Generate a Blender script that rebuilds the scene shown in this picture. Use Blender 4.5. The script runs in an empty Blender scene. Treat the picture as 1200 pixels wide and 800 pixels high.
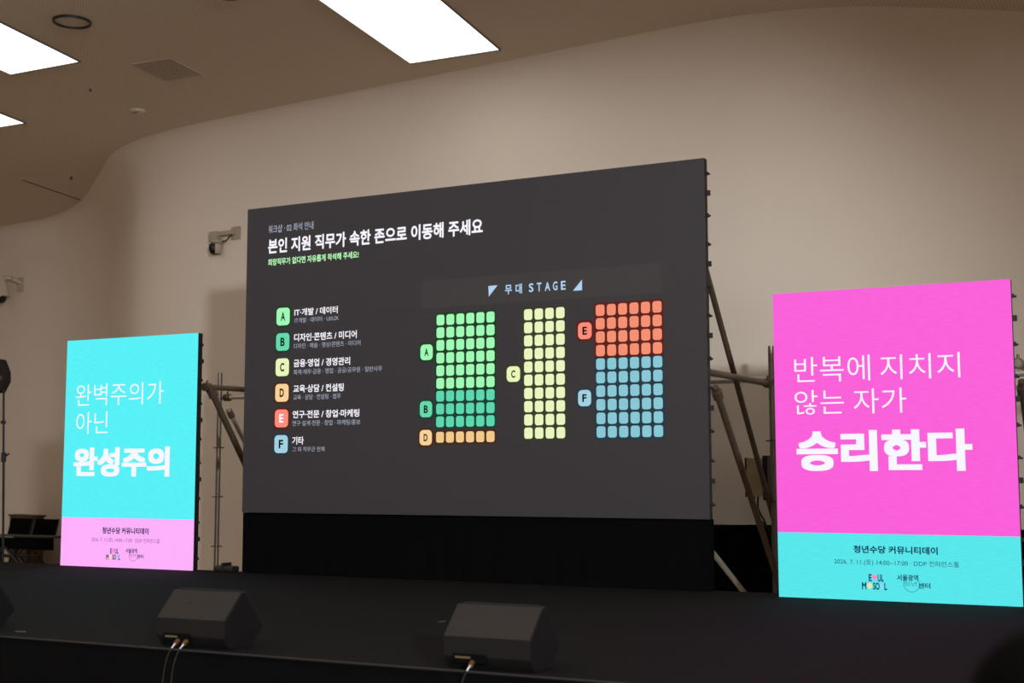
import bpy, bmesh, math, random
from mathutils import Vector, Matrix, Quaternion
random.seed(7)
C = bpy.context.scene.collection
sc = bpy.context.scene

# ---------------------------------------------------------------- camera, world, exposure
EYE = Vector((0, 0, 1.45))
YAW, PITCH, ROLL = -0.466549, 0.099896, -0.001252
fw = Vector((math.sin(YAW)*math.cos(PITCH), math.cos(YAW)*math.cos(PITCH), math.sin(PITCH)))
rt = Vector((math.cos(YAW), -math.sin(YAW), 0)); up = rt.cross(fw)
r2 = rt*math.cos(ROLL) + up*math.sin(ROLL); u2 = up*math.cos(ROLL) - rt*math.sin(ROLL)
cam_d = bpy.data.cameras.new('camera'); cam = bpy.data.objects.new('camera', cam_d); C.objects.link(cam)
cam.matrix_world = Matrix(((r2.x, u2.x, -fw.x, EYE.x), (r2.y, u2.y, -fw.y, EYE.y), (r2.z, u2.z, -fw.z, EYE.z), (0, 0, 0, 1)))
cam_d.sensor_width = 36; cam_d.lens = 1539.99/1200*36; cam_d.clip_end = 200; cam_d.clip_start = .05
cam_d.dof.use_dof = True; cam_d.dof.focus_distance = 10.5; cam_d.dof.aperture_fstop = 2.8
sc.camera = cam
w = bpy.data.worlds.new('world'); sc.world = w; w.use_nodes = True
w.node_tree.nodes['Background'].inputs[0].default_value = (.9, .8, .7, 1)
w.node_tree.nodes['Background'].inputs[1].default_value = .0
sc.view_settings.view_transform = 'Standard'; sc.view_settings.look = 'None'
sc.view_settings.exposure = 0.0; sc.view_settings.gamma = 1.0; sc.view_settings.use_curve_mapping = False
PANEL, HALL = 1.9, 8.0          # radiance of the ceiling light panels near the stage and, set brighter for bounce, of unseen ones over the hall
sp_d = bpy.data.lights.new('stage_floodlight', 'SPOT'); sp_d.energy = 5600; sp_d.color = (.93, .965, 1.0)
sp_d.spot_size = math.radians(30); sp_d.spot_blend = .75; sp_d.shadow_soft_size = .34
sp_o = bpy.data.objects.new('stage_floodlight', sp_d); C.objects.link(sp_o); sp_o.location = (6.1, -4.7, 4.07); sp_o.scale = (1.95, 1, 1)
sp_o.rotation_euler = (Vector((-11.6, 12.2, 1.2)) - sp_o.location).to_track_quat('-Z', 'Y').to_euler()
sp_o['label'] = 'floodlight on the hall side shining at the stage wall'; sp_o['category'] = 'floodlight'
STAGE_Z = .6428; CEIL = 5.45
sc.cycles.max_bounces = 10; sc.cycles.diffuse_bounces = 6

# ---------------------------------------------------------------- materials
def lin(c): return tuple((x/255/12.92 if x/255 <= .04045 else ((x/255+.055)/1.055)**2.4) for x in c)
MATS = {}
def mat(name, col, rough=.6, metal=0, emit=None, es=1.0, noise=0, scale=20, bump=0, spec=.5, srgb=True):
    if name in MATS: return MATS[name]
    m = bpy.data.materials.new(name); m.use_nodes = True; nt = m.node_tree; b = nt.nodes['Principled BSDF']
    c = (*(lin(col) if srgb else col), 1)
    b.inputs['Base Color'].default_value = c; b.inputs['Roughness'].default_value = rough
    b.inputs['Metallic'].default_value = metal; b.inputs['Specular IOR Level'].default_value = spec
    if emit is not None:
        b.inputs['Emission Color'].default_value = (*lin(emit), 1); b.inputs['Emission Strength'].default_value = es
    if noise or bump:
        tc = nt.nodes.new('ShaderNodeTexCoord'); n = nt.nodes.new('ShaderNodeTexNoise')
        n.inputs['Scale'].default_value = scale; n.inputs['Detail'].default_value = 4
        nt.links.new(tc.outputs['Object'], n.inputs['Vector'])
        if noise:
            r = nt.nodes.new('ShaderNodeMapRange'); r.inputs['To Min'].default_value = 1-noise; r.inputs['To Max'].default_value = 1+noise
            nt.links.new(n.outputs['Fac'], r.inputs['Value'])
            x = nt.nodes.new('ShaderNodeVectorMath'); x.operation = 'SCALE'; x.inputs[0].default_value = c[:3]
            nt.links.new(r.outputs[0], x.inputs['Scale']); nt.links.new(x.outputs[0], b.inputs['Base Color'])
        if bump:
            bp = nt.nodes.new('ShaderNodeBump'); bp.inputs['Strength'].default_value = bump; bp.inputs['Distance'].default_value = .01
            nt.links.new(n.outputs['Fac'], bp.inputs['Height']); nt.links.new(bp.outputs[0], b.inputs['Normal'])
    MATS[name] = m; return m
def led_mat(name, emit, base=(8, 8, 9), es=1.0, amp=.05, rough=.55, pitch=.0039):
    """lit LED face: flat colour with the fine grid of the diode rows"""
    m = mat(name, base, rough, emit=emit, es=es, spec=.25); nt = m.node_tree; b = nt.nodes['Principled BSDF']
    tc = nt.nodes.new('ShaderNodeTexCoord')
    mp = nt.nodes.new('ShaderNodeMapping'); mp.inputs['Scale'].default_value = (14, 1, 190)
    nz = nt.nodes.new('ShaderNodeTexNoise'); nz.inputs['Scale'].default_value = 1.0; nz.inputs['Detail'].default_value = 2
    nt.links.new(tc.outputs['Object'], mp.inputs['Vector']); nt.links.new(mp.outputs[0], nz.inputs['Vector'])
    r = nt.nodes.new('ShaderNodeMapRange'); r.inputs['From Min'].default_value = .3; r.inputs['From Max'].default_value = .7
    r.inputs['To Min'].default_value = es*(1-amp); r.inputs['To Max'].default_value = es*(1+amp)
    nt.links.new(nz.outputs['Fac'], r.inputs['Value']); nt.links.new(r.outputs[0], b.inputs['Emission Strength'])
    return m
def wall_mat():
    return mat('painted_plaster', (226, 213, 199), .85, noise=.025, scale=1.3, bump=.04, spec=.2)
def ceil_mat():
    m = mat('perforated_ceiling', (214, 197, 178), .9, spec=.1); nt = m.node_tree; b = nt.nodes['Principled BSDF']
    tc = nt.nodes.new('ShaderNodeTexCoord'); sp = nt.nodes.new('ShaderNodeSeparateXYZ'); nt.links.new(tc.outputs['Object'], sp.inputs[0])
    outs = []
    for ax in 'XY':
        a = nt.nodes.new('ShaderNodeMath'); a.operation = 'MULTIPLY'; a.inputs[1].default_value = 1/.03; nt.links.new(sp.outputs[ax], a.inputs[0])
        f = nt.nodes.new('ShaderNodeMath'); f.operation = 'FRACT'; nt.links.new(a.outputs[0], f.inputs[0])
        s = nt.nodes.new('ShaderNodeMath'); s.operation = 'SUBTRACT'; s.inputs[1].default_value = .5; nt.links.new(f.outputs[0], s.inputs[0])
        q = nt.nodes.new('ShaderNodeMath'); q.operation = 'POWER'; q.inputs[1].default_value = 2; nt.links.new(s.outputs[0], q.inputs[0]); outs.append(q)
    ad = nt.nodes.new('ShaderNodeMath'); ad.operation = 'ADD'; nt.links.new(outs[0].outputs[0], ad.inputs[0]); nt.links.new(outs[1].outputs[0], ad.inputs[1])
    lt = nt.nodes.new('ShaderNodeMath'); lt.operation = 'LESS_THAN'; lt.inputs[1].default_value = .045; nt.links.new(ad.outputs[0], lt.inputs[0])
    mx = nt.nodes.new('ShaderNodeMix'); mx.data_type = 'RGBA'; mx.inputs[6].default_value = (*lin((214, 197, 178)), 1); mx.inputs[7].default_value = (*lin((168, 153, 137)), 1)
    nt.links.new(lt.outputs[0], mx.inputs[0]); nt.links.new(mx.outputs[2], b.inputs['Base Color']); return m
M_wall = wall_mat(); M_ceil = ceil_mat()
M_floor = mat('brown_floor', (202, 188, 170), .5, noise=.08, scale=3)
M_black = mat('black_metal', (16, 16, 17), .5); M_dark = mat('dark_plastic', (26, 25, 26), .55)
M_carpet = mat('black_carpet', (23, 21, 22), .95, noise=.25, scale=60, bump=.3, spec=.08)
M_cloth = mat('black_cloth', (9, 9, 10), .95, spec=.05, noise=.2, scale=12)
M_steel = mat('galvanised_steel', (150, 143, 132), .42, metal=.85, noise=.15, scale=25)
M_rust = mat('weathered_steel', (118, 102, 86), .5, metal=.7, noise=.3, scale=18)
M_pale = mat('pale_steel', (205, 200, 190), .4, metal=.6, noise=.1, scale=18)
M_wedge = mat('speaker_lit_top', (44, 40, 39), .75, noise=.1, scale=90, bump=.2, spec=.2)  # light from above put into the colour: lighter top face, darker sides
M_wedge2 = mat('speaker_shaded_side', (12, 11, 12), .75, spec=.25)
M_white = mat('cream_plastic', (196, 184, 166), .45)
M_taupe = mat('taupe_plastic', (168, 154, 136), .5)
M_lens = mat('smoked_dome', (10, 10, 11), .1)
M_brass = mat('brass', (140, 102, 66), .45, metal=.8)

# ---------------------------------------------------------------- mesh helpers
class MB:
    def __init__(s): s.v = []; s.f = []
    def add(s, v, f):
        n = len(s.v); s.v += [tuple(x) for x in v]; s.f += [tuple(i+n for i in q) for q in f]; return s
    def box(s, a, b, R=None, o=(0, 0, 0)):
        (x0, y0, z0), (x1, y1, z1) = a, b
        v = [Vector(p) for p in ((x0,y0,z0),(x1,y0,z0),(x1,y1,z0),(x0,y1,z0),(x0,y0,z1),(x1,y0,z1),(x1,y1,z1),(x0,y1,z1))]
        if R: v = [R @ p + Vector(o) for p in v]
        return s.add(v, [(0,3,2,1),(4,5,6,7),(0,1,5,4),(1,2,6,5),(2,3,7,6),(3,0,4,7)])
    def tube(s, a, b, r, n=14, r2=None, hollow=False):
        a, b = Vector(a), Vector(b); d = (b-a).normalized(); r2 = r if r2 is None else r2
        t = Vector((0, 0, 1)) if abs(d.z) < .9 else Vector((1, 0, 0)); e = d.cross(t).normalized(); g = d.cross(e)
        v = [a + (e*math.cos(2*math.pi*i/n) + g*math.sin(2*math.pi*i/n))*r for i in range(n)]
        v += [b + (e*math.cos(2*math.pi*i/n) + g*math.sin(2*math.pi*i/n))*r2 for i in range(n)]
        f = [(i, (i+1) % n, n+(i+1) % n, n+i) for i in range(n)] + [tuple(range(n))[::-1], tuple(range(n, 2*n))]
        return s.add(v, f)
    def lathe(s, prof, c=(0, 0, 0), n=24, R=None):
        v = []; f = []; m = len(prof)
        for i in range(n):
            t = 2*math.pi*i/n
            for r, z in prof:
                p = Vector((r*math.cos(t), r*math.sin(t), z))
                if R: p = R @ p
                v.append(p + Vector(c))
        for i in range(n):
            j = (i+1) % n
            for k in range(m-1): f.append((i*m+k, j*m+k, j*m+k+1, i*m+k+1))
        return s.add(v, f)
    def sweep(s, pts, r, n=8):
        pts = [Vector(p) for p in pts]; v = []; f = []
        for i, p in enumerate(pts):
            d = (pts[min(i+1, len(pts)-1)] - pts[max(i-1, 0)]).normalized()
            t = Vector((0, 1, 0)) if abs(d.y) < .9 else Vector((1, 0, 0)); e = d.cross(t).normalized(); g = d.cross(e)
            v += [p + (e*math.cos(2*math.pi*k/n) + g*math.sin(2*math.pi*k/n))*r for k in range(n)]
        for i in range(len(pts)-1):
            for k in range(n): f.append((i*n+k, i*n+(k+1) % n, (i+1)*n+(k+1) % n, (i+1)*n+k))
        f += [tuple(range(n))[::-1], tuple(range((len(pts)-1)*n, len(pts)*n))]
        return s.add(v, f)
    def prism(s, poly, axis, a, b):
        """polygon in the plane normal to axis, extruded from a to b"""
        n = len(poly)
        def P(q, t): return {'x': (t, q[0], q[1]), 'y': (q[0], t, q[1]), 'z': (q[0], q[1], t)}[axis]
        v = [P(q, a) for q in poly] + [P(q, b) for q in poly]
        return s.add(v, [(i, (i+1) % n, n+(i+1) % n, n+i) for i in range(n)] + [tuple(range(n))[::-1], tuple(range(n, 2*n))])
    def build(s, name, m, parent=None, loc=None, smooth=False, bevel=0):
        me = bpy.data.meshes.new(name); me.from_pydata(s.v, [], s.f); me.validate(); me.update()
        bm = bmesh.new(); bm.from_mesh(me); bmesh.ops.recalc_face_normals(bm, faces=bm.faces)
        if bevel: bmesh.ops.bevel(bm, geom=list(bm.edges), offset=bevel, segments=2, affect='EDGES', profile=.6, clamp_overlap=True)
        bm.to_mesh(me); bm.free()
        me.materials.append(m)
        if smooth:
            for p in me.polygons: p.use_smooth = True
            try: me.set_sharp_from_angle(angle=math.radians(40))
            except Exception: pass
        o = bpy.data.objects.new(name, me); C.objects.link(o)
        if parent: o.parent = parent
        if loc: o.location = loc
        return o
def tag(o, label=None, cat=None, group=None, kind=None):
    for k, v in (('label', label), ('category', cat), ('group', group), ('kind', kind)):
        if v: o[k] = v
    return o
def thing(name, loc, label, cat, group=None, rz=0):
    o = bpy.data.objects.new(name, None); C.objects.link(o); o.location = loc; o.rotation_euler = (0, 0, rz)
    o.empty_display_size = .1
    return tag(o, label, cat, group)
def copy_tree(o, parent=None):
    c = o.copy(); C.objects.link(c)
    if parent: c.parent = parent
    for ch in list(o.children): copy_tree(ch, c)
    return c
def catmull(P, k=8):
    P = [Vector(p) for p in P]; out = []
    for i in range(len(P)-1):
        a, b, c, d = P[max(i-1, 0)], P[i], P[i+1], P[min(i+2, len(P)-1)]
        for j in range(k):
            t = j/k
            out.append(.5*((2*b) + (c-a)*t + (2*a-5*b+4*c-d)*t*t + (3*b-a-3*c+d)*t**3))
    out.append(P[-1]); return out

# ---------------------------------------------------------------- the room
EDGE = catmull([(x, y, 0) for x, y in [(-24, 16.2), (-20, 15.55), (-17, 15.1), (-15.6, 14.86), (-14.3, 14.2), (-12.8, 13.03), (-11.6, 12.1),
    (-10.4, 11.66), (-8.9, 11.45), (-7.7, 11.33), (-5.6, 11.12), (-3.8, 10.93), (-3.0, 10.95), (-2.2, 11.2), (-1.0, 11.95), (1.0, 13.3), (4, 15.2), (9, 17.5)]], 8)
def normals(P):
    out = []
    for i in range(len(P)):
        d = (P[min(i+1, len(P)-1)] - P[max(i-1, 0)]).normalized(); out.append(Vector((-d.y, d.x, 0)))
    return out
NRM = normals(EDGE)
OFF, DROP = .34, .62
prof = [(OFF*math.sin(t*math.pi/2/10), CEIL - DROP*(1-math.cos(t*math.pi/2/10))) for t in range(11)]
prof += [(OFF, z) for z in (4.2, 3.4, 2.4, 1.2, 0)]
mb = MB(); m = len(prof); V = []; F = []
for p, n in zip(EDGE, NRM):
    for o_, z in prof: V.append((p.x+n.x*o_, p.y+n.y*o_, z))
for i in range(len(EDGE)-1):
    for k in range(m-1): F.append((i*m+k, (i+1)*m+k, (i+1)*m+k+1, i*m+k+1))
mb.add(V, F); wall = mb.build('wall_back', M_wall, smooth=True); tag(wall, kind='structure')
def wall_point(x, off=0.0):
    """point on the plumb part of the back wall at about x"""
    best = min(range(len(EDGE)), key=lambda i: abs(EDGE[i].x+NRM[i].x*OFF - x))
    i = best; j = min(i+1, len(EDGE)-1) if EDGE[i].x+NRM[i].x*OFF < x else i-1
    a = EDGE[i]+NRM[i]*OFF; b = EDGE[j]+NRM[j]*OFF
    t = (x-a.x)/(b.x-a.x) if abs(b.x-a.x) > 1e-6 else 0
    q = a.lerp(b, t); return q - NRM[i]*off, NRM[i]
# ceiling: one slab following the curved edge
me_pts = [(p.x, p.y) for p in EDGE] + [(9, -9), (-24, -9)]
tag(MB().prism(me_pts, 'z', CEIL, CEIL+.15).build('ceiling', M_ceil), kind='structure')
tag(MB().box((-24.2, -9.2, -.2), (9.2, 19, 0)).build('floor', M_floor), kind='structure')
tag(MB().box((-24.2, -9.2, 0), (-24, 17, CEIL)).build('wall_left', M_wall), kind='structure')
tag(MB().box((9, -9.2, 0), (9.2, 18, CEIL)).build('wall_right', M_wall), kind='structure')
tag(MB().box((-24.2, -9.2, 0), (9.2, -9, CEIL)).build('wall_front', M_wall), kind='structure')

# ---------------------------------------------------------------- ceiling lights (frame + lit diffuser)
M_lit = mat('lit_diffuser', (240, 240, 240), .5, emit=(255, 250, 242), es=PANEL)
M_lit_hall = mat('lit_diffuser_hall', (240, 240, 240), .5, emit=(255, 250, 242), es=HALL)
M_frame = mat('aluminium_frame', (120, 112, 106), .5)
def light_panel(poly, label, group=None):
    cx = sum(p[0] for p in poly)/4; cy = sum(p[1] for p in poly)/4
    t = thing('ceiling_light', (cx, cy, CEIL), label, 'ceiling light', group)
    q = [Vector((p[0]-cx, p[1]-cy, 0)) for p in poly]
    inner = [v*1.0 - (v.normalized()*.012) for v in q]
    MB().prism([(v.x, v.y) for v in inner], 'z', -.012, -.004).build('diffuser', M_lit_hall if group and cy < 6 else M_lit, t)
    fr = MB()
    outer = [v + v.normalized()*.012 for v in q]
    for i in range(4):
        j = (i+1) % 4
        a, b, c, d = outer[i], outer[j], inner[j], inner[i]
        fr.prism([(a.x, a.y), (b.x, b.y), (c.x, c.y), (d.x, d.y)], 'z', -.02, -.0005)
    fr.build('frame', M_frame, t)
    return t
def para(fl, fr_, vec): return [fl, fr_, (fr_[0]+vec[0], fr_[1]+vec[1]), (fl[0]+vec[0], fl[1]+vec[1])]
light_panel(para((-6.516, 10.737), (-5.544, 10.765), (.40, -3.5)), 'long white lit ceiling panel above the big dark screen')
light_panel(para((-10.276, 9.227), (-9.353, 9.234), (.62, -3.5)), 'white lit ceiling panel at the top left, beside the dark ring')
light_panel(para((-12.5, 10.62), (-11.575, 10.627), (.62, -3.5)), 'white lit ceiling panel low at the left edge, the farthest one')
OFFLABEL = 'unseen white lit ceiling panel outside the picture, added for its light'
for fx, fy in ((-2.0, 9.6), (-4.3, 3.6), (-8.2, 3.2), (-12.4, 3.4), (.2, 3.6), (-4.2, -2.5), (.2, -2.5), (-9, -2.5), (3.0, 9.4), (4.4, 3.4), (-15.9, 12.2), (-16.5, 3.2), (.9, 11.6)):  # unseen panels carry the grid on; some added to brighten the walls
    light_panel(para((fx-.95, fy), (fx, fy), (.35, -3.3)), OFFLABEL, 'ceiling panels outside the picture')

# ---------------------------------------------------------------- ceiling fittings
t = thing('perforated_vent', (-8.79, 9.85, CEIL), 'square perforated air vent flush in the ceiling', 'vent')
vq = [(-.206, -.314), (.275, -.278), (.209, .287), (-.284, .28)]
MB().prism(vq, 'z', -.004, -.0005).build('plate', mat('vent_plate', (206, 190, 172), .8), t)
hb = MB()
for i in range(18):
    for j in range(20):
        u, v = (i+.7)/18.6, (j+.7)/20.6
        a = Vector(vq[0]).lerp(Vector(vq[1]), u); b = Vector(vq[3]).lerp(Vector(vq[2]), u); q = a.lerp(b, v)
        n = 6; r = .0085
        hb.add([(q.x+r*math.cos(k*math.pi/3), q.y+r*math.sin(k*math.pi/3), -.0052) for k in range(n)], [tuple(range(n))[::-1]])
tag(hb.build('hole', mat('hole_black', (48, 40, 33), .9), t), kind='stuff')
def ring(x, y, r, label):
    t = thing('ring_speaker', (x, y, CEIL), label, 'ceiling speaker')
    MB().lathe([(r, -.001), (r, -.022), (r-.016, -.022), (r-.016, -.001)], n=40).build('rim', mat('ring_dark', (40, 35, 31), .5), t, smooth=True)
    MB().lathe([(0.0001, -.008), (r-.013, -.004), (r-.013, -.001)], n=40).build('cover', mat('vent_plate', (206, 190, 172), .8), t)
ring(-8.58, 8.36, .165, 'round recessed ceiling speaker with a thin dark ring, top left')
ring(-6.9, 8.42, .15, 'round recessed ceiling speaker with a faint ring at the top edge')
def sprinkler(x, y, label, s=1):
    t = thing('sprinkler', (x, y, CEIL), label, 'sprinkler')
    MB().lathe([(.0001, -.006*s), (.03*s, -.006*s), (.034*s, -.0005)], n=20).build('rosette', M_white, t, smooth=True)
    MB().lathe([(.008*s, -.006*s), (.008*s, -.035*s), (.018*s, -.038*s), (.018*s, -.042*s), (.0001, -.042*s)], n=14).build('nozzle', M_dark, t, smooth=True)
sprinkler(-9.93, 9.96, 'small dark sprinkler head left of the perforated vent', .9)
sprinkler(-13.15, 12.89, 'small dark sprinkler head near the far corner, above the thin seam', 1.2)
t = thing('smoke_detector', (-10.09, 10.83, CEIL), 'flat cream smoke detector on the ceiling below the vent', 'detector')
MB().lathe([(.0001, -.035), (.06, -.035), (.085, -.02), (.09, -.0005)], n=28).build('body', M_white, t, smooth=True)
MB().box((-.035, -.045, -.04), (.035, -.035, -.036)).build('slot', M_dark, t)
a, b = Vector((-13.93, 12.78, CEIL)), Vector((-14.2, 14.12, CEIL)); d = (b-a).normalized(); n_ = Vector((-d.y, d.x, 0))*.01
tag(MB().prism([((a+n_).x, (a+n_).y), ((b+n_).x, (b+n_).y), ((b-n_).x, (b-n_).y), ((a-n_).x, (a-n_).y)], 'z', CEIL-.006, CEIL-.0005).build('trim_1', mat('seam', (70, 58, 48), .8)), kind='structure')

# ---------------------------------------------------------------- stage
st = thing('stage', (-4.0, 6.8, 0), 'low stage platform covered in black carpet with a black cloth front', 'stage')
SX0, SX1, SY0, SY1 = -9.5, 7.0, 4.838-6.8, 8.84-6.8
MB().box((SX0, SY0, STAGE_Z-.012), (SX1, SY1, STAGE_Z)).build('deck', M_carpet, st)
fb = MB(); N = 330; V = []; F = []
for i in range(N+1):
    x = SX0+.02 + (SX1-SX0-.04)*i/N
    for z, a_ in ((STAGE_Z-.0125, .0), (.35, .012), (.004, .02)):
        V.append((x, SY0+.012 + a_*math.sin(i*.9)+.4*a_*math.sin(i*2.3), z))
for i in range(N):
    for k in range(2): F.append((i*3+k, (i+1)*3+k, (i+1)*3+k+1, i*3+k+1))
fb.add(V, F).build('front_cloth', M_cloth, st, smooth=True)
MB().box((SX0+.01, SY0+.07, .002), (SX1-.01, SY1-.02, STAGE_Z-.013)).build('substructure', M_cloth, st)
MB().box((SX0, SY0-.004, STAGE_Z-.005), (SX1, SY0-.0005, STAGE_Z+.0005)).build('edge_trim', mat('edge_trim', (40, 37, 36), .7), st)
for x, y, r, s, lab in ((-4.9, 6.2, .3, .03, 'tiny pale tape scrap on the carpet right of the turquoise screen'), (-3.63, 6.35, 1.0, .045, 'tiny pale tape scrap on the carpet behind the middle monitor, farther one'),
        (-3.4, 6.2, .2, .035, 'tiny pale tape scrap on the carpet behind the middle monitor, nearer one'), (-5.35, 5.0, .1, .06, 'pale tape scrap at the stage front edge left of the two-cable monitor')):
    o = MB().box((-s/2, -s/6, 0), (s/2, s/6, .0015)).build('tape_scrap', mat('grey_tape', (90, 90, 100), .5), loc=(x, y, STAGE_Z+.0005)); o.rotation_euler.z = r
    tag(o, lab, 'tape', 'tape scraps on the stage')

# ---------------------------------------------------------------- lettering
def text_mesh(body, weight):
    cu = bpy.data.curves.new('t', 'FONT'); cu.body = body; cu.size = 1; cu.resolution_u = 4; cu.fill_mode = 'FRONT'
    off = {'l': -.006, 't': 0.0}.get(weight, 0); cu.offset = off
    if weight == 's': cu.space_character = 1.0
    o = bpy.data.objects.new('t', cu); C.objects.link(o); bpy.context.view_layer.update()
    me = bpy.data.meshes.new_from_object(o.evaluated_get(bpy.context.evaluated_depsgraph_get()))
    v = [tuple(q.co) for q in me.vertices]; f = [tuple(p.vertices) for p in me.polygons]
    bpy.data.objects.remove(o); bpy.data.curves.remove(cu); bpy.data.meshes.remove(me)
    return v, f
RAD = {'l': 0, 't': 0, 'r': 0, 'm': .022, 'b': .031, 'k': .045}
def letters(parent, body, box, weight, m, name='lettering', label=None, y=-.003):
    v, f = text_mesh(body, weight); r = RAD[weight]; V = []; F = []
    K = 12 if weight == 'k' else 8
    shifts = [(0, 0)] if r == 0 else [(r*math.cos(2*math.pi*k/K), r*math.sin(2*math.pi*k/K)) for k in range(K)] + ([(0, 0)] if r < .03 else [(0, 0)] + [(.5*r*math.cos(2*math.pi*k/6), .5*r*math.sin(2*math.pi*k/6)) for k in range(6)])
    if weight == 'k': shifts = [(r*i/2, .72*r*j/2) for i in range(-2, 3) for j in range(-2, 3)]
    for dx, dy in shifts:
        n = len(V); V += [(p[0]+dx, p[1]+dy) for p in v]; F += [tuple(i+n for i in q) for q in f]
    x0 = min(p[0] for p in V); x1 = max(p[0] for p in V); y0 = min(p[1] for p in V); y1 = max(p[1] for p in V)
    X0, Z0, X1, Z1 = box
    sx, sz = (X1-X0)/(x1-x0), (Z1-Z0)/(y1-y0)
    me = bpy.data.meshes.new(name); me.from_pydata([(X0+(p[0]-x0)*sx, y, Z0+(p[1]-y0)*sz) for p in V], [], F)
    me.materials.append(m); o = bpy.data.objects.new(name, me); C.objects.link(o); o.parent = parent
    if label: o['label'] = label
    return o
def rrect(x0, z0, x1, z1, r, n=4):
    P = []
    for cx, cz, a0 in ((x1-r, z1-r, 0), (x0+r, z1-r, 90), (x0+r, z0+r, 180), (x1-r, z0+r, 270)):
        for k in range(n+1):
            a = math.radians(a0+90*k/n); P.append((cx+r*math.cos(a), cz+r*math.sin(a)))
    return P
def flat(mb, poly, y): mb.add([(x, y, z) for x, z in poly], [tuple(range(len(poly)))]); return mb

INK = {k: led_mat('led_'+k, c, es=e, amp=.03) for k, c, e in (
    ('white', (246, 244, 252), 1.0), ('subtle', (178, 186, 206), 1.0), ('lime', (190, 255, 190), 1.0), ('dim', (168, 174, 190), 1.0),
    ('blue', (176, 208, 242), 1.0), ('navy', (22, 40, 84), .8), ('plum', (150, 80, 140), 1.0))}
TEXTS = [
    ('main', '워크샵 · 02 좌석 안내', (0.221, 2.3, 0.673, 2.365), 'r', 'subtle'),
    ('main', '본인 지원 직무가 속한 존으로 이동해 주세요', (0.219, 2.127, 2.238, 2.252), 'b', 'white'),
    ('main', '희망직무가 없다면 자유롭게 착석해 주세요!', (0.223, 2.027, 1.115, 2.085), 'm', 'lime'),
    ('main', 'IT·개발 / 데이터', (0.497, 1.594, 0.921, 1.654), 'm', 'white'),
    ('main', 'IT개발 · 데이터 · UI/UX', (0.502, 1.536, 0.93, 1.578), 't', 'dim'),
    ('main', '디자인·콘텐츠 / 미디어', (0.498, 1.385, 1.105, 1.449), 'm', 'white'),
    ('main', '디자인 · 예술 · 영상/콘텐츠 · 미디어', (0.497, 1.326, 1.141, 1.368), 't', 'dim'),
    ('main', '금융·영업 / 경영관리', (0.497, 1.175, 1.045, 1.239), 'm', 'white'),
    ('main', '회계·재무·금융 · 영업 · 공공/공무원 · 일반사무', (0.498, 1.114, 1.345, 1.156), 't', 'dim'),
    ('main', '교육·상담 / 컨설팅', (0.497, 0.968, 0.987, 1.031), 'm', 'white'),
    ('main', '교육 · 상담 · 컨설팅 · 법무', (0.499, 0.909, 0.959, 0.951), 't', 'dim'),
    ('main', '연구·전문 / 창업·마케팅', (0.495, 0.761, 1.137, 0.823), 'm', 'white'),
    ('main', '연구·설계·전문 · 창업 · 마케팅/홍보', (0.494, 0.699, 1.147, 0.742), 't', 'dim'),
    ('main', '기타', (0.495, 0.549, 0.608, 0.613), 'm', 'white'),
    ('main', '그 외 직무군 전체', (0.497, 0.491, 0.81, 0.53), 't', 'dim'),
    ('main', '무', (2.427, 1.651, 2.486, 1.722), 'm', 'blue'),
    ('main', '대', (2.516, 1.650, 2.569, 1.726), 'm', 'blue'),
    ('main', 'S', (2.6270, 1.656, 2.6650, 1.722), 'm', 'blue'),
    ('main', 'T', (2.6925, 1.656, 2.7305, 1.722), 'm', 'blue'),
    ('main', 'A', (2.7580, 1.656, 2.8020, 1.722), 'm', 'blue'),
    ('main', 'G', (2.8235, 1.656, 2.8615, 1.722), 'm', 'blue'),
    ('main', 'E', (2.8890, 1.656, 2.9270, 1.722), 'm', 'blue'),
    ('left', '완벽주의가', (0.124, 1.406, 1.139, 1.601), 'l', 'white'),
    ('left', '아닌', (0.14, 1.159, 0.511, 1.353), 'l', 'white'),
    ('left', '완성주의', (0.122, 0.782, 1.224, 1.039), 'k', 'white'),
    ('left', '청년수당 커뮤니티데이', (0.486, 0.288, 1.012, 0.345), 'b', 'navy'),
    ('left', '2026. 7. 11.(토) 14:00~17:00 · DDP 컨퍼런스홀', (0.364, 0.211, 1.137, 0.256), 'r', 'plum'),
    ('right', '반복에', (0.136, 1.4, 0.629, 1.567), 'l', 'white'),
    ('right', '지치지', (0.694, 1.401, 1.185, 1.56), 'l', 'white'),
    ('right', '않는', (0.133, 1.188, 0.457, 1.349), 'l', 'white'),
    ('right', '자가', (0.519, 1.188, 0.851, 1.348), 'l', 'white'),
    ('right', '승리한다', (0.139, 0.819, 1.241, 1.081), 'k', 'white'),
    ('right', '청년수당 커뮤니티데이', (0.492, 0.297, 1.013, 0.346), 'b', 'navy'),
    ('right', '2026. 7. 11.(토) 14:00~17:00 · DDP 컨퍼런스홀', (0.367, 0.218, 1.138, 0.259), 'r', 'navy'),
]
BADGES = [
    ('A', (0.32, 1.526, 0.453, 1.669)),
    ('B', (0.318, 1.315, 0.451, 1.46)),
    ('C', (0.32, 1.106, 0.452, 1.254)),
    ('D', (0.315, 0.897, 0.45, 1.046)),
    ('E', (0.317, 0.688, 0.449, 0.836)),
    ('F', (0.315, 0.48, 0.447, 0.625)),
    ('A', (1.693, 1.184, 1.803, 1.305)),
    ('B', (1.691, 0.744, 1.8, 0.868)),
    ('D', (1.69, 0.53, 1.799, 0.647)),
    ('C', (2.441, 0.992, 2.552, 1.108)),
    ('E', (3.024, 1.284, 3.132, 1.406)),
    ('F', (3.021, 0.797, 3.124, 0.915)),
]
TINT = dict(A=(158, 247, 180), B=(100, 214, 170), C=(232, 244, 184), D=(248, 208, 150), E=(250, 138, 118), F=(160, 208, 224))
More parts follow.
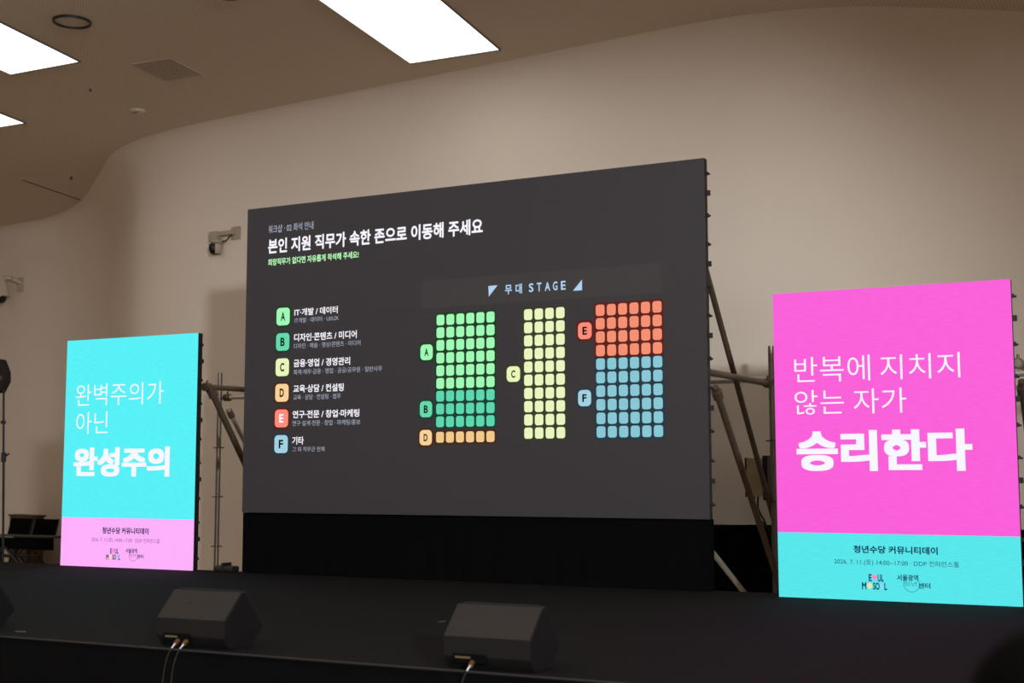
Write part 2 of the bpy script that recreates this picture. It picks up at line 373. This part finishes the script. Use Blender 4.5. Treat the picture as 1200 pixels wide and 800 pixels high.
SEAT = dict(A=(158, 248, 180), B=(88, 214, 172), C=(234, 244, 190), D=(242, 200, 138), E=(244, 142, 112), F=(134, 198, 212))
HALO = dict(A=(14, 62, 24), B=(12, 62, 50), C=(54, 60, 36), D=(74, 36, 14), E=(98, 18, 14), F=(32, 56, 72))

def screen(loc, w, h, label, depth=.06, latches=None):
    t = thing('led_screen', loc, label, 'screen')
    MB().box((.0, .004, 0), (w, depth, h)).build('casing', M_black, t)
    n = round(h/.5)
    for side in (1,):
        for k in range(n):
            for q, (dz, s) in enumerate(((.10, .022), (.26, .03), (.40, .02))):
                z = h*k/n + dz; l = MB()
                l.box((w, depth*.45, z-s*.6), (w+.014+.012*(q == 1), depth*.85, z+s*.6))
                l.tube((w+.01, depth*.65, z-.004), (w+.028, depth*.65, z-.004), .007, 8)
                l.build('latch', M_dark, t)
    for k in range(n):
        MB().tube((w*.5-.07, depth+.03, h*(k+.5)/n), (w*.5+.07, depth+.03, h*(k+.5)/n), .01, 8).box((w*.5-.08, depth, h*(k+.5)/n-.015), (w*.5-.06, depth+.04, h*(k+.5)/n+.015)).box((w*.5+.06, depth, h*(k+.5)/n-.015), (w*.5+.08, depth+.04, h*(k+.5)/n+.015)).build('handle', M_dark, t)
    return t
def put_texts(key, t):
    for s, body, bx, wt, col in TEXTS:
        if s == key: letters(t, body, bx, wt, INK[col])

# ---- the big screen
MX, MY, MZ, MW, MH = -6.8741, 8.7166, 1.1339, 4.0, 2.5228
scr = screen((MX, MY, MZ), MW, MH, 'large dark grey screen showing a coloured seating plan')
M_dface = led_mat('led_dark_face', (33, 32, 37), base=(46, 43, 43), amp=.12, rough=.5)
MB().box((0, 0, 0), (MW, .0035, MH)).build('display', M_dface, scr)
flat(MB(), rrect(1.698, 1.586, 3.676, 1.80, .02), -.001).build('banner', led_mat('led_banner', (41, 41, 42), base=(46, 43, 43), amp=.1), scr)
flat(MB(), [(2.286, 1.725), (2.290, 1.643), (2.364, 1.725)], -.003).build('pointer', INK['blue'], scr)
flat(MB(), [(2.986, 1.643), (3.058, 1.643), (3.058, 1.722)], -.003).build('pointer', INK['blue'], scr)
put_texts('main', scr)
for i, (k, bx) in enumerate(BADGES):
    x0, z0, x1, z1 = bx; w_, h_ = x1-x0, z1-z0
    if i < 6: z1 = 1.669-.2085*i; z0 = z1-.145; x0 = .318; x1 = .451
    g = MB(); g_ = .016
    flat(g, rrect(x0-g_, z0-g_, x1+g_, z1+g_, .04), -.0015).build('badge_halo', led_mat('led_halo_'+k, HALO[k], base=(10, 10, 10), es=.8), scr)
    flat(MB(), rrect(x0, z0, x1, z1, .032), -.003).build('badge', led_mat('led_badge_'+k, TINT[k]), scr)
    cx, cz = (x0+x1)/2, (z0+z1)/2; s = (z1-z0)*.24
    letters(scr, k, (cx-s*.62, cz-s, cx+s*.62, cz+s), 'b', led_mat('led_black', (8, 14, 14), es=.6) if not (k == 'E' and i < 6) else INK['white'], y=-.005)
def seats(k, x0, px, nc, rows, dz=0):
    m = MB(); hm = MB()
    zt = [1.529-.0976*r+dz for r in rows]
    flat(hm, rrect(x0-.014, zt[-1]-.082-.014, x0+px*(nc-1)+.069+.014, zt[0]+.014, .02), -.0015).build('seat_block_halo', led_mat('led_halo_'+k, HALO[k], base=(10, 10, 10), es=.8), scr)
    for z in zt:
        for c in range(nc): flat(m, rrect(x0+px*c, z-.082, x0+px*c+.069, z, .018, 3), -.003)
    m.build('seat_icons', led_mat('led_seat_'+k, SEAT[k]), scr)
seats('A', 1.836, .0868, 6, range(0, 6)); seats('B', 1.836, .0868, 6, range(6, 9)); seats('D', 1.836, .0868, 6, [9], -.02)
seats('C', 2.586, .0873, 4, range(0, 10)); seats('E', 3.165, .0873, 6, range(0, 4)); seats('F', 3.165, .0873, 6, range(4, 10))

# ---- the two upright panels
def circle_logo(t, ox, oz, ink, faint, sx=1):
    """the two small emblems under the date"""
    k = 'b'
    letters(t, 'E', (ox+.584, oz+.121, ox+.603, oz+.166), k, ink, 'emblem_lettering')
    hp = []
    for i in range(28):
        a = 2*math.pi*i/28; hp.append((ox+.6215+.017*math.sin(a)**3, oz+.146+.0016*(13*math.cos(a)-5*math.cos(2*a)-2*math.cos(3*a)-math.cos(4*a))))
    flat(MB(), hp, -.003).build('emblem_heart', led_mat('led_heart', (240, 140, 205)), t)
    letters(t, 'UL', (ox+.640, oz+.121, ox+.677, oz+.166), k, ink, 'emblem_lettering')
    letters(t, 'M', (ox+.540, oz+.069, ox+.568, oz+.114), k, ink, 'emblem_lettering')
    flat(MB(), [(ox+.589+.016*math.cos(i*math.pi/10), oz+.093+.019*math.sin(i*math.pi/10)) for i in range(20)], -.003).build('emblem_dot', led_mat('led_yellow', (236, 226, 170)), t)
    letters(t, 'SO', (ox+.610, oz+.069, ox+.651, oz+.114), k, ink, 'emblem_lettering')
    flat(MB(), rrect(ox+.656, oz+.075, ox+.673, oz+.112, .007), -.003).build('emblem_dot', led_mat('led_paleblue', (150, 205, 245)), t)
    letters(t, 'L', (ox+.680, oz+.069, ox+.698, oz+.114), k, ink, 'emblem_lettering')
    letters(t, '서울광역', (ox+.760, oz+.131, ox+.890, oz+.170), 'm', ink, 'emblem_lettering')
    letters(t, '청년', (ox+.800, oz+.100, ox+.880, oz+.128), 'r', faint, 'emblem_lettering')
    letters(t, '센터', (ox+.889, oz+.087, ox+.962, oz+.122), 'm', ink, 'emblem_lettering')
    rg = MB(); n = 40; P = []
    for i in range(n+1):
        a = math.radians(150 + 250*i/n); P.append((math.cos(a), math.sin(a)))
    V = [(ox+.848+.050*c, -.003, oz+.112+.050*s) for c, s in P] + [(ox+.848+.0465*c, -.003, oz+.112+.0465*s) for c, s in P]
    rg.add(V, [(i, i+1, n+2+i, n+1+i) for i in range(n)]).build('emblem_ring', faint, t)
pl = screen((-8.8925, 8.7367, STAGE_Z), 1.5, 2.0, 'upright turquoise screen with a pink foot, left of the big screen')
MB().box((0, 0, .424), (1.5, .0035, 2.0)).build('display', led_mat('led_cyan_left', (84, 240, 246), es=1.0, amp=.05), pl)
MB().box((0, 0, 0), (1.5, .0035, .424)).build('display', led_mat('led_pink_left', (252, 176, 250), es=1.0, amp=.03), pl)
put_texts('left', pl)
circle_logo(pl, 0, -.003, INK['navy'], INK['plum'])
pr = screen((-2.3696, 8.5931, STAGE_Z), 1.5, 2.0, 'upright magenta screen with a turquoise foot, right of the big screen')
MB().box((0, 0, .42), (1.5, .0035, 2.0)).build('display', led_mat('led_magenta_right', (248, 92, 216), es=1.0, amp=.05), pr)
MB().box((0, 0, 0), (1.5, .0035, .42)).build('display', led_mat('led_cyan_right', (84, 230, 234), es=1.0, amp=.05), pr)
put_texts('right', pr)
circle_logo(pr, 0, 0, INK['navy'], led_mat('led_teal', (50, 130, 150)))

# ---- black cloth plinth below the big screen
sk = MB(); V = []; F = []; N = 200; zz = (0, .16, .32, MZ-STAGE_Z-.002)
for i in range(N+1):
    x = -.012 + 4.0*i/N
    for k, z in enumerate(zz): V.append((x, .010*(1-k/3.2)*math.sin(i*.55+math.sin(i*.13)*2), z+.002*(k == 0)))
for i in range(N):
    for k in range(3): F.append((i*4+k, (i+1)*4+k, (i+1)*4+k+1, i*4+k+1))
pt = thing('plinth', (MX, MY+.03, STAGE_Z), 'black cloth-covered plinth under the big dark screen', 'plinth')
sk.add(V, F).build('front_cloth', M_cloth, pt, smooth=True)
MB().box((-.0, .03, 0.001), (3.985, .10, MZ-STAGE_Z-.003)).build('core', M_cloth, pt)
t = thing('sandbag', (-7.06, 8.76, STAGE_Z), 'small black weight bag at the left foot of the plinth', 'weight')
MB().box((-.10, -.05, 0), (.10, .05, .05)).build('bag', M_dark, t, bevel=.018)
MB().box((-.012, -.052, .03), (.012, .052, .075)).build('strap', M_black, t)

# ---------------------------------------------------------------- scaffold frames behind the screens
R_ = .0243
def post(x, y, top, label, group=None):
    t = thing('scaffold_post', (x, y, 0), label, 'scaffold post')
    MB().tube((0, 0, .012), (0, 0, top), R_).build('tube', M_steel, t, smooth=True)
    MB().box((-.075, -.075, 0), (.075, .075, .012)).build('base_plate', M_rust, t)
    MB().tube((0, 0, top-.13), (0, 0, top+.002), R_*.82).build('spigot', M_rust, t, smooth=True)
    k = .24
    while k < top-.1:
        MB().lathe([(R_, k-.005), (.056, k-.005), (.056, k+.005), (R_, k+.005)], n=16).build('rosette', M_rust, t); k += .49
    return t
def pipe(a, b, label, m=None, r=R_, name='scaffold_tube', clamps=(0.0, 1.0), cat='scaffold tube'):
    a, b = Vector(a), Vector(b); c = (a+b)/2
    t = thing(name, tuple(a), label, cat)
    d = b-a
    MB().tube((0, 0, 0), tuple(d), r).build('tube', m or M_steel, t, smooth=True)
    for q in clamps:
        p = d*min(max(q, .03), .97); e = d.normalized()*.035
        MB().tube(tuple(p-e), tuple(p+e), r*1.5, 12).tube(tuple(p), tuple(p+Vector((.0, 0, r*2.4))), .009, 8).build('clamp', M_rust, t, smooth=True)
    return t
ZT = 2.215; YB = 10.5
post(-8.59, YB, 2.46, 'grey scaffold post standing in the gap between turquoise and big screen')
post(-2.92, YB, 2.48, 'grey scaffold post standing in the gap between big and magenta screen')
post(-.88, YB, 2.46, 'grey scaffold post standing behind the right edge of the magenta screen')
pipe((-8.72, YB+.062, ZT), (-2.75, YB+.062, ZT), 'long pale horizontal scaffold tube running behind the big screen', M_pale)
pipe((-2.40, YB+.062, ZT-.02), (-.4, YB+.062, ZT-.02), 'horizontal scaffold tube running behind the magenta screen', M_pale)
pipe((-7.42, 8.85, 2.19), (-7.42, 10.52, 2.215), 'dark level scaffold tube reaching back from the turquoise screen', M_rust, clamps=(.03, .45, .97))
pipe((-7.40, 8.9, 2.20), (-7.40, 10.42, .23), 'thick dark slanting brace behind the turquoise screen', M_rust, r=.028)
pipe((-7.47, 9.24, 2.03), (-7.47, 10.75, .25), 'thin pale slanting brace beside the thick dark one', M_pale, r=.02, clamps=(.02,))
pipe((-2.962, 8.85, 3.05), (-2.962, 10.68, 1.02), 'long dark slanting brace from the top of the big screen', M_rust, r=.022, clamps=(.0,))
pipe((-2.865, 8.85, 2.05), (-2.865, 10.62, .36), 'dark slanting brace from the middle of the big screen', M_rust)
pipe((-2.93, 8.86, .93), (-2.93, 10.46, .2), 'short pale slanting brace low beside the plinth', M_pale, r=.02, clamps=(.98,))
pipe((-2.93, 8.85, 2.16), (-2.93, 10.46, 2.17), 'level scaffold tube reaching back from the big screen', M_rust, clamps=(.97,))
pipe((-.86, 8.72, 2.13), (-.86, 10.46, 2.15), 'level scaffold tube reaching back from the magenta screen', M_steel, clamps=(.03, .97))
pipe((-.84, 8.74, 2.02), (-.84, 10.4, .03), 'dark slanting brace behind the right edge of the magenta screen', M_rust)
t = thing('distribution_box', (-3.05, YB+.065, 1.26), 'scuffed wooden-faced power box strapped to the scaffold post', 'power box')
MB().box((-.10, -.05, 0), (.035, .05, .31)).build('case', mat('scuffed_wood', (166, 148, 112), .55, noise=.35, scale=9), t, bevel=.004)
MB().box((.035, -.045, -.03), (.075, .045, .33)).build('bracket', M_dark, t)
MB().box((-.112, -.052, -.004), (-.100, .052, .314)).build('edge_strip', M_dark, t)
for dx in (0, .03):
    MB().sweep(catmull([(-.05+dx, 0, 0), (-.045+dx, -.02, -.10), (.0+dx, -.02, -.19), (.05, -.02, -.24), (.085, 0, -.33), (.09, 0, -.8)], 5), .008).build('cable', M_black, t, smooth=True)

# black draped table behind the frames
dt = thing('draped_table', (-2.8, 10.93, 0), 'long table draped in black cloth behind the scaffold, against the wall', 'table')
MB().box((-1.7, -.17, .98), (2.0, .17, 1.005)).build('tabletop', M_cloth, dt)
V = []; F = []; N = 90
for i in range(N+1):
    x = -1.72+3.74*i/N
    for z, a_ in ((1.012+.012*math.sin(i*.23), 0), (.5, .01), (.01, .02)): V.append((x, -.185+a_*math.sin(i*.8), z))
for i in range(N):
    for k in range(2): F.append((i*3+k, (i+1)*3+k, (i+1)*3+k+1, i*3+k+1))
MB().add(V, F).build('drape', M_cloth, dt, smooth=True)
for x in (-1.6, 1.9): MB().tube((x, 0, 0), (x, 0, .98), .02).build('leg', M_black, dt)

# ---------------------------------------------------------------- stage monitors
def monitor(loc, label):
    t = thing('stage_monitor', loc, label, 'speaker', 'wedge monitors along the stage front')
    # side profile (y away from the audience, z up), right end at x = 0
    P = [(.04, .001), (.0, .055), (.0, .128), (.125, .255), (.145, .25), (.285, .085), (.19, .001)]
    L = .405
    MB().prism(P, 'x', -L, 0).build('cabinet', M_wedge2, t, bevel=.004)
    # sloping back panel, coloured lighter for the ceiling light falling on it
    d = Vector((0, .125, .127)).normalized(); n = Vector((0, -d.z, d.y))
    a = Vector((0, .003, .131)); b = Vector((0, .122, .252))
    q = [a+n*.001, b+n*.001, b+n*.006, a+n*.006]
    MB().prism([(p.y, p.z) for p in q], 'x', -L+.004, -.004).build('rear_panel', M_wedge, t)
    for sx in (-.27, -.19):
        p = a.lerp(b, .62)+n*.006; MB().tube((sx, p.y, p.z), (sx, p.y+n.y*.002, p.z+n.z*.002), .007, 10).build('screw', M_black, t)
    # grille over the far slope with its toothed upper edge
    g0, g1 = Vector((0, .150, .252)), Vector((0, .287, .090)); gd = (g1-g0).normalized(); gn = Vector((0, -gd.z, gd.y))
    MB().prism([((g0+gn*k).y, (g0+gn*k).z) for k in (.0005,)] + [((g1+gn*.0005).y, (g1+gn*.0005).z), ((g1+gn*.008).y, (g1+gn*.008).z), ((g0+gn*.008).y, (g0+gn*.008).z)], 'x', -L+.01, -.01).build('grille', M_black, t)
    tm = MB()
    for k in range(34):
        x = -L+.03+k*(L-.06)/33; tm.box((x-.003, .126, .252), (x+.003, .146, .262))
    tag(tm.build('grille_tooth', M_dark, t), kind='stuff')
    # connector recess on the audience side
    MB().box((-.36, -.0025, .03), (-.20, .012, .066)).build('connector_panel', M_cloth, t)
    MB().box((-.345, -.006, .048), (-.275, -.0026, .055)).build('connector_strip', mat('tan_strip', (96, 84, 60), .5), t)
    return t
mons = [((-3.925, 4.868, STAGE_Z), 'black wedge stage monitor in front of the turquoise screen, two cables', (-.265, -.215)),
        ((-2.362, 4.853, STAGE_Z), 'black wedge stage monitor in the middle of the stage front, one cable', (-.262,)),
        ((-5.56, 4.87, STAGE_Z), 'black wedge stage monitor cut off by the left picture edge', ())]
for loc, lab, cabs in mons:
    monitor(loc, lab)
    for i, cx in enumerate(cabs):
        c = thing('speaker_cable', (loc[0]+cx, loc[1]-.004, loc[2]+.035), 'thin dark cable hanging from the ' + ('middle stage monitor' if len(cabs) == 1 else ('left-hand socket' if i == 0 else 'right-hand socket') + ' of the two-cable stage monitor'), 'cable', 'monitor cables')
        MB().tube((0, -.002, 0), (0, -.022, -.012), .011, 12).build('plug', M_brass, c, smooth=True)
        MB().tube((0, -.022, -.012), (-.006, -.04, -.032), .0045, 10).build('collar', mat('silver', (215, 220, 235), .25, metal=.9), c, smooth=True)
        zf = -loc[2]-.03
        MB().sweep(catmull([(-.006, -.04, -.032), (-.018, -.055, -.07), (-.035, -.06, -.16), (-.045, -.062, -.36), (-.05, -.075, zf+.03), (-.09, -.13, zf+.006), (-.3, -.2, zf+.004)], 5), .002, 6).build('cord', mat('cord', (40, 38, 38), .6), c, smooth=True)

# ---------------------------------------------------------------- cameras on the wall
q, n = wall_point(-9.50, 0)
t = thing('dome_camera', (q.x, q.y, 4.20), 'grey security camera on a straight bracket beside the big screen', 'security camera', rz=math.atan2(n.y, n.x)-math.pi/2); t.scale = (.82, .82, .82)
MB().box((-.09, -.028, -.10), (.075, -.001, .08)).build('wall_plate', M_taupe, t, bevel=.004)
MB().box((-.36, -.10, -.035), (-.02, -.03, .025)).build('arm', M_taupe, t, bevel=.006)
MB().box((-.42, -.13, -.10), (-.28, -.02, .03)).build('junction_box', M_taupe, t, bevel=.006)
MB().lathe([(.0001, -.102), (.09, -.105), (.095, -.13), (.07, -.15), (.0001, -.15)], c=(-.30, -.08, 0), n=24).build('collar', M_taupe, t, smooth=True)
MB().lathe([(.072, -.15), (.075, -.20), (.07, -.25), (.05, -.285), (.02, -.30), (.0001, -.302)], c=(-.34, -.10, 0), n=24).build('dome', M_lens, t, smooth=True)
MB().lathe([(.078, -.152), (.08, -.20), (.074, -.255), (.055, -.287)], c=(-.318, -.072, 0), n=24).build('hood', M_taupe, t, smooth=True)
MB().sweep(catmull([(-.03, -.06, -.04), (-.08, -.07, -.06), (-.10, -.08, -.10), (-.14, -.09, -.12), (-.2, -.09, -.12)], 4), .009).build('cable', M_black, t, smooth=True)
q, n = wall_point(-16.80, 0)
t = thing('dome_camera', (q.x, q.y, 4.55), 'cream security dome on a curved arm at the left edge', 'security camera', rz=math.atan2(n.y, n.x)-math.pi/2)
MB().box((-.02, -.03, -.14), (.16, -.001, .09)).build('wall_plate', M_white, t, bevel=.005)
MB().sweep(catmull([(.07, -.03, 0), (.07, -.12, .04), (.03, -.22, .07), (-.05, -.27, .06), (-.09, -.28, -.01)], 5), .032, 12).build('arm', M_white, t, smooth=True)
MB().lathe([(.0001, .07), (.06, .06), (.10, .0), (.125, -.10), (.15, -.20), (.155, -.235), (.0001, -.24)], c=(-.09, -.28, 0), n=28).build('housing', M_white, t, smooth=True)
MB().lathe([(.10, -.24), (.098, -.275), (.08, -.32), (.045, -.345), (.0001, -.352)], c=(-.09, -.28, 0), n=24).build('dome', M_lens, t, smooth=True)

# ---------------------------------------------------------------- far left: lamp stand, table, chairs, cabinet
t = thing('light_stand', (-13.28, 12.0, 0), 'slim black light stand with a flat lamp head at the left edge', 'light stand')
MB().tube((0.1, 0, .25), (.04, 0, 1.66), .015).build('pole', M_black, t, smooth=True)
MB().tube((.04, 0, 1.6), (-.01, 0, 2.62), .013).build('pole', M_black, t, smooth=True)
MB().tube((.04, 0, 1.60), (.04, 0, 1.72), .03).tube((.04, 0, 1.66), (.15, -.02, 1.70), .012).build('collar', M_dark, t, smooth=True)
MB().tube((.01, 0, 2.08), (.01, 0, 2.12), .03).build('knob', M_dark, t, smooth=True)
for a_ in (20, 140, 260):
    MB().tube((.1, 0, .55), (.1+.5*math.cos(math.radians(a_)), .5*math.sin(math.radians(a_)), .012), .013).build('leg', M_black, t, smooth=True)
MB().prism([(-.22, 2.50), (-.03, 2.47), (.07, 2.62), (.06, 2.74), (-.03, 2.90), (-.22, 2.93)], 'y', -.05, .05).build('lamp_head', M_dark, t, bevel=.01)
MB().tube((-.01, -.05, 2.66), (-.01, -.07, 2.66), .03).build('lens', M_steel, t)

tb = thing('folding_table', (-14.62, 13.4, 0), 'long narrow black table with a pale front edge at far left', 'table', rz=0)
H_ = .60
MB().box((-.62, -.16, .42), (.98, -.13, H_-.021)).build('apron', M_cloth, tb)
MB().box((-.75, -.2, H_-.02), (1.0, .2, H_)).build('tabletop', M_black, tb)
MB().box((-.75, -.212, H_-.022), (.30, -.2005, H_-.004)).build('edge_strip', mat('pale_edge', (120, 122, 124), .4), tb)
for x in (-.30, .25):
    MB().box((x-.022, -.15, 0), (x+.022, -.11, H_-.021)).build('leg', M_black, tb)
    MB().box((x-.022, .11, 0), (x+.022, .15, H_-.021)).build('leg', M_black, tb)
MB().box((-.5, -.12, .3), (.52, .12, .33)).build('shelf', M_black, tb)
def folding_chair(loc, rz, label):
    t = thing('folding_chair', loc, label, 'chair', 'folding chairs at far left', rz)
    MB().box((-.24, -.2, .42), (.24, .2, .46)).build('seat', M_black, t, bevel=.01)
    R = Matrix.Rotation(math.radians(-14), 3, 'X')
    MB().box((-.26, -.015, 0), (.26, .015, .27), R, (0, .22, .53)).build('backrest', M_cloth, t, bevel=.008)
    for s in (-1, 1):
        MB().tube((s*.25, -.24, .012), (s*.25, .23, .56), .012).build('leg', M_black, t, smooth=True)
        MB().tube((s*.23, .24, .012), (s*.23, -.17, .44), .012).build('leg', M_black, t, smooth=True)
        MB().tube((s*.25, .22, .54), (s*.25, .285, .80), .012).build('back_frame', M_black, t, smooth=True)
    MB().tube((-.23, .20, .06), (.23, .20, .06), .009).build('stretcher', M_black, t)
    return t
folding_chair((-15.38, 14.02, 0), math.radians(-8), 'left black folding chair with a plain square back at far left')
folding_chair((-14.78, 13.93, 0), math.radians(-8), 'black folding chair beside the turquoise screen, right of its twin')
t = thing('low_cabinet', (-15.85, 14.86, 0), 'low brown wooden cabinet behind the black folding chairs', 'cabinet', rz=math.radians(-20))
MB().box((-.42, -.09, 0), (.42, .09, .80)).build('body', mat('brown_wood', (84, 58, 38), .6, noise=.2, scale=8), t)
MB().box((-.45, -.11, .80), (.45, .11, .825)).build('top', mat('dark_wood', (64, 44, 30), .5, noise=.2, scale=8), t)

# ---------------------------------------------------------------- seated listener close to the camera, bottom right
M_hair = mat('black_hair', (4, 3, 3), .95, noise=.3, scale=60, bump=.4, spec=.05)
M_skin = mat('skin', (196, 150, 124), .55); M_coat = mat('dark_jacket', (10, 10, 12), .95, spec=.05, noise=.15, scale=40)
HX, HY = -.12, 1.371
def skin_body(name, verts, edges, radii, m, parent, sub=2, root=0):
    me = bpy.data.meshes.new(name); me.from_pydata(verts, edges, []); me.update()
    o = bpy.data.objects.new(name, me); C.objects.link(o); o.parent = parent
    o.modifiers.new('skin', 'SKIN').use_smooth_shade = True
    for i, r in enumerate(radii):
        me.skin_vertices[0].data[i].radius = r if isinstance(r, tuple) else (r, r)
        me.skin_vertices[0].data[i].use_root = (i == root)
    s = o.modifiers.new('sub', 'SUBSURF'); s.levels = sub; s.render_levels = sub
    bpy.context.view_layer.update()
    me2 = bpy.data.meshes.new_from_object(o.evaluated_get(bpy.context.evaluated_depsgraph_get()))
    o.modifiers.clear(); o.data = me2; me2.materials.clear(); me2.materials.append(m)
    for p in me2.polygons: p.use_smooth = True
    return o
pe = thing('person', (HX, HY-.02, 0), 'seated dark-haired listener seen from behind in the bottom right corner', 'person'); pe.scale = (.96,)*3
# hips at .50, head centre at 1.22, faces +y (the stage)
V = [(0, 0, .53), (0, .0, .68), (0, .0, .86), (0, .0, .99), (0, .01, 1.06), (0, .025, 1.13), (0, .045, 1.22), (0, .05, 1.28)]
E = [(i, i+1) for i in range(7)]; Rr = [(.16, .13), (.14, .11), (.17, .12), (.16, .10), (.065, .065), (.055, .058), (.075, .085), (.06, .07)]
for s in (-1, 1):
    b0 = len(V); V += [(s*.17, .0, .985), (s*.22, .02, .74), (s*.19, .22, .62), (s*.13, .34, .60)]
    E += [(3, b0), (b0, b0+1), (b0+1, b0+2), (b0+2, b0+3)]; Rr += [.062, .048, .038, .030]
    b1 = len(V); V += [(s*.10, .05, .52), (s*.13, .44, .53), (s*.14, .46, .10), (s*.14, .50, .06), (s*.15, .60, .04)]
    E += [(0, b1), (b1, b1+1), (b1+1, b1+2), (b1+2, b1+3), (b1+3, b1+4)]; Rr += [.09, .065, .045, .042, .032]
skin_body('body', V, E, Rr, M_coat, pe)
# head: ellipsoid-shaped, with face, ears and hair cap
def blob(name, m, fn, parent, nu=28, nv=20):
    v = []; f = []
    for j in range(nv+1):
        for i in range(nu):
            a = 2*math.pi*i/nu; b = math.pi*j/nv
            v.append(fn(Vector((math.sin(b)*math.cos(a), math.sin(b)*math.sin(a), math.cos(b)))))
    for j in range(nv):
        for i in range(nu): f.append((j*nu+i, j*nu+(i+1) % nu, (j+1)*nu+(i+1) % nu, (j+1)*nu+i))
    return MB().add(v, f).build(name, m, parent, smooth=True)
HC = Vector((0, .03, 1.225))
def headf(d):
    x, y, z = d.x*.078, d.y*.095, d.z*.118
    if z < 0: x *= 1-.25*(-d.z)**1.5; y *= 1-.1*(-d.z)
    if d.y > .8: y += .012*max(0, 1-abs(d.z+.15)*6)*max(0, 1-abs(d.x)*6)
    return HC+Vector((x, y, z))
blob('head', M_skin, headf, pe)
def hairf(d):
    x, y, z = d.x*.089, d.y*.103, d.z*.123
    if d.y > .25: y *= (.93 if d.z > .35 else .55)
    if d.z < -.25 and d.y < .3: z *= .85
    w_ = 1+.02*math.sin(9*math.atan2(d.y, d.x))*(1-abs(d.z))
    return HC+Vector((x*w_, y*w_-.006, z+.008))
blob('hair', M_hair, hairf, pe)
for s in (-1, 1):
    blob('ear', M_skin, lambda d, s=s: HC+Vector((s*(.086+.008*d.x), -.0+.018*d.y, -.01+.032*d.z)), pe, 12, 8)
    blob('eye', mat('eye', (235, 232, 226), .2), lambda d, s=s: HC+Vector((s*.03+.012*d.x, .086+.009*d.y, .0+.008*d.z)), pe, 10, 8)
    hv = [(s*.13, .33, .605), (s*.105, .39, .60), (s*.09, .42, .598)]
    he = [(0, 1), (1, 2)]; hr = [.028, .032, .026]
    for k in range(4):
        o_ = (k-1.5)*.019; b0 = len(hv); L_ = (.03, .036, .034, .026)[k]
        hv += [(s*(.09+o_), .425, .60), (s*(.088+o_), .425+L_, .602), (s*(.086+o_), .425+L_*1.8, .592)]
        he += [(2, b0), (b0, b0+1), (b0+1, b0+2)]; hr += [.010, .0085, .007]
    b0 = len(hv); hv += [(s*.07, .395, .605), (s*.055, .42, .60)]; he += [(1, b0), (b0, b0+1)]; hr += [.011, .009]
    skin_body('hand', hv, he, hr, M_skin, pe)
ch = thing('audience_chair', (HX, HY-.02, 0), 'black chair carrying the seated listener in the bottom right corner', 'chair'); ch.scale = (.96,)*3
MB().box((-.22, -.2, .36), (.22, .24, .40)).build('seat', M_black, ch, bevel=.01)
MB().box((-.21, -.27, .55), (.21, -.245, .86)).build('backrest', M_black, ch, bevel=.01)
for s in (-1, 1):
    MB().tube((s*.2, -.235, 0), (s*.2, -.258, .84), .011).build('leg', M_black, ch, smooth=True)
    MB().tube((s*.2, .22, 0), (s*.2, .20, .37), .011).build('leg', M_black, ch, smooth=True)
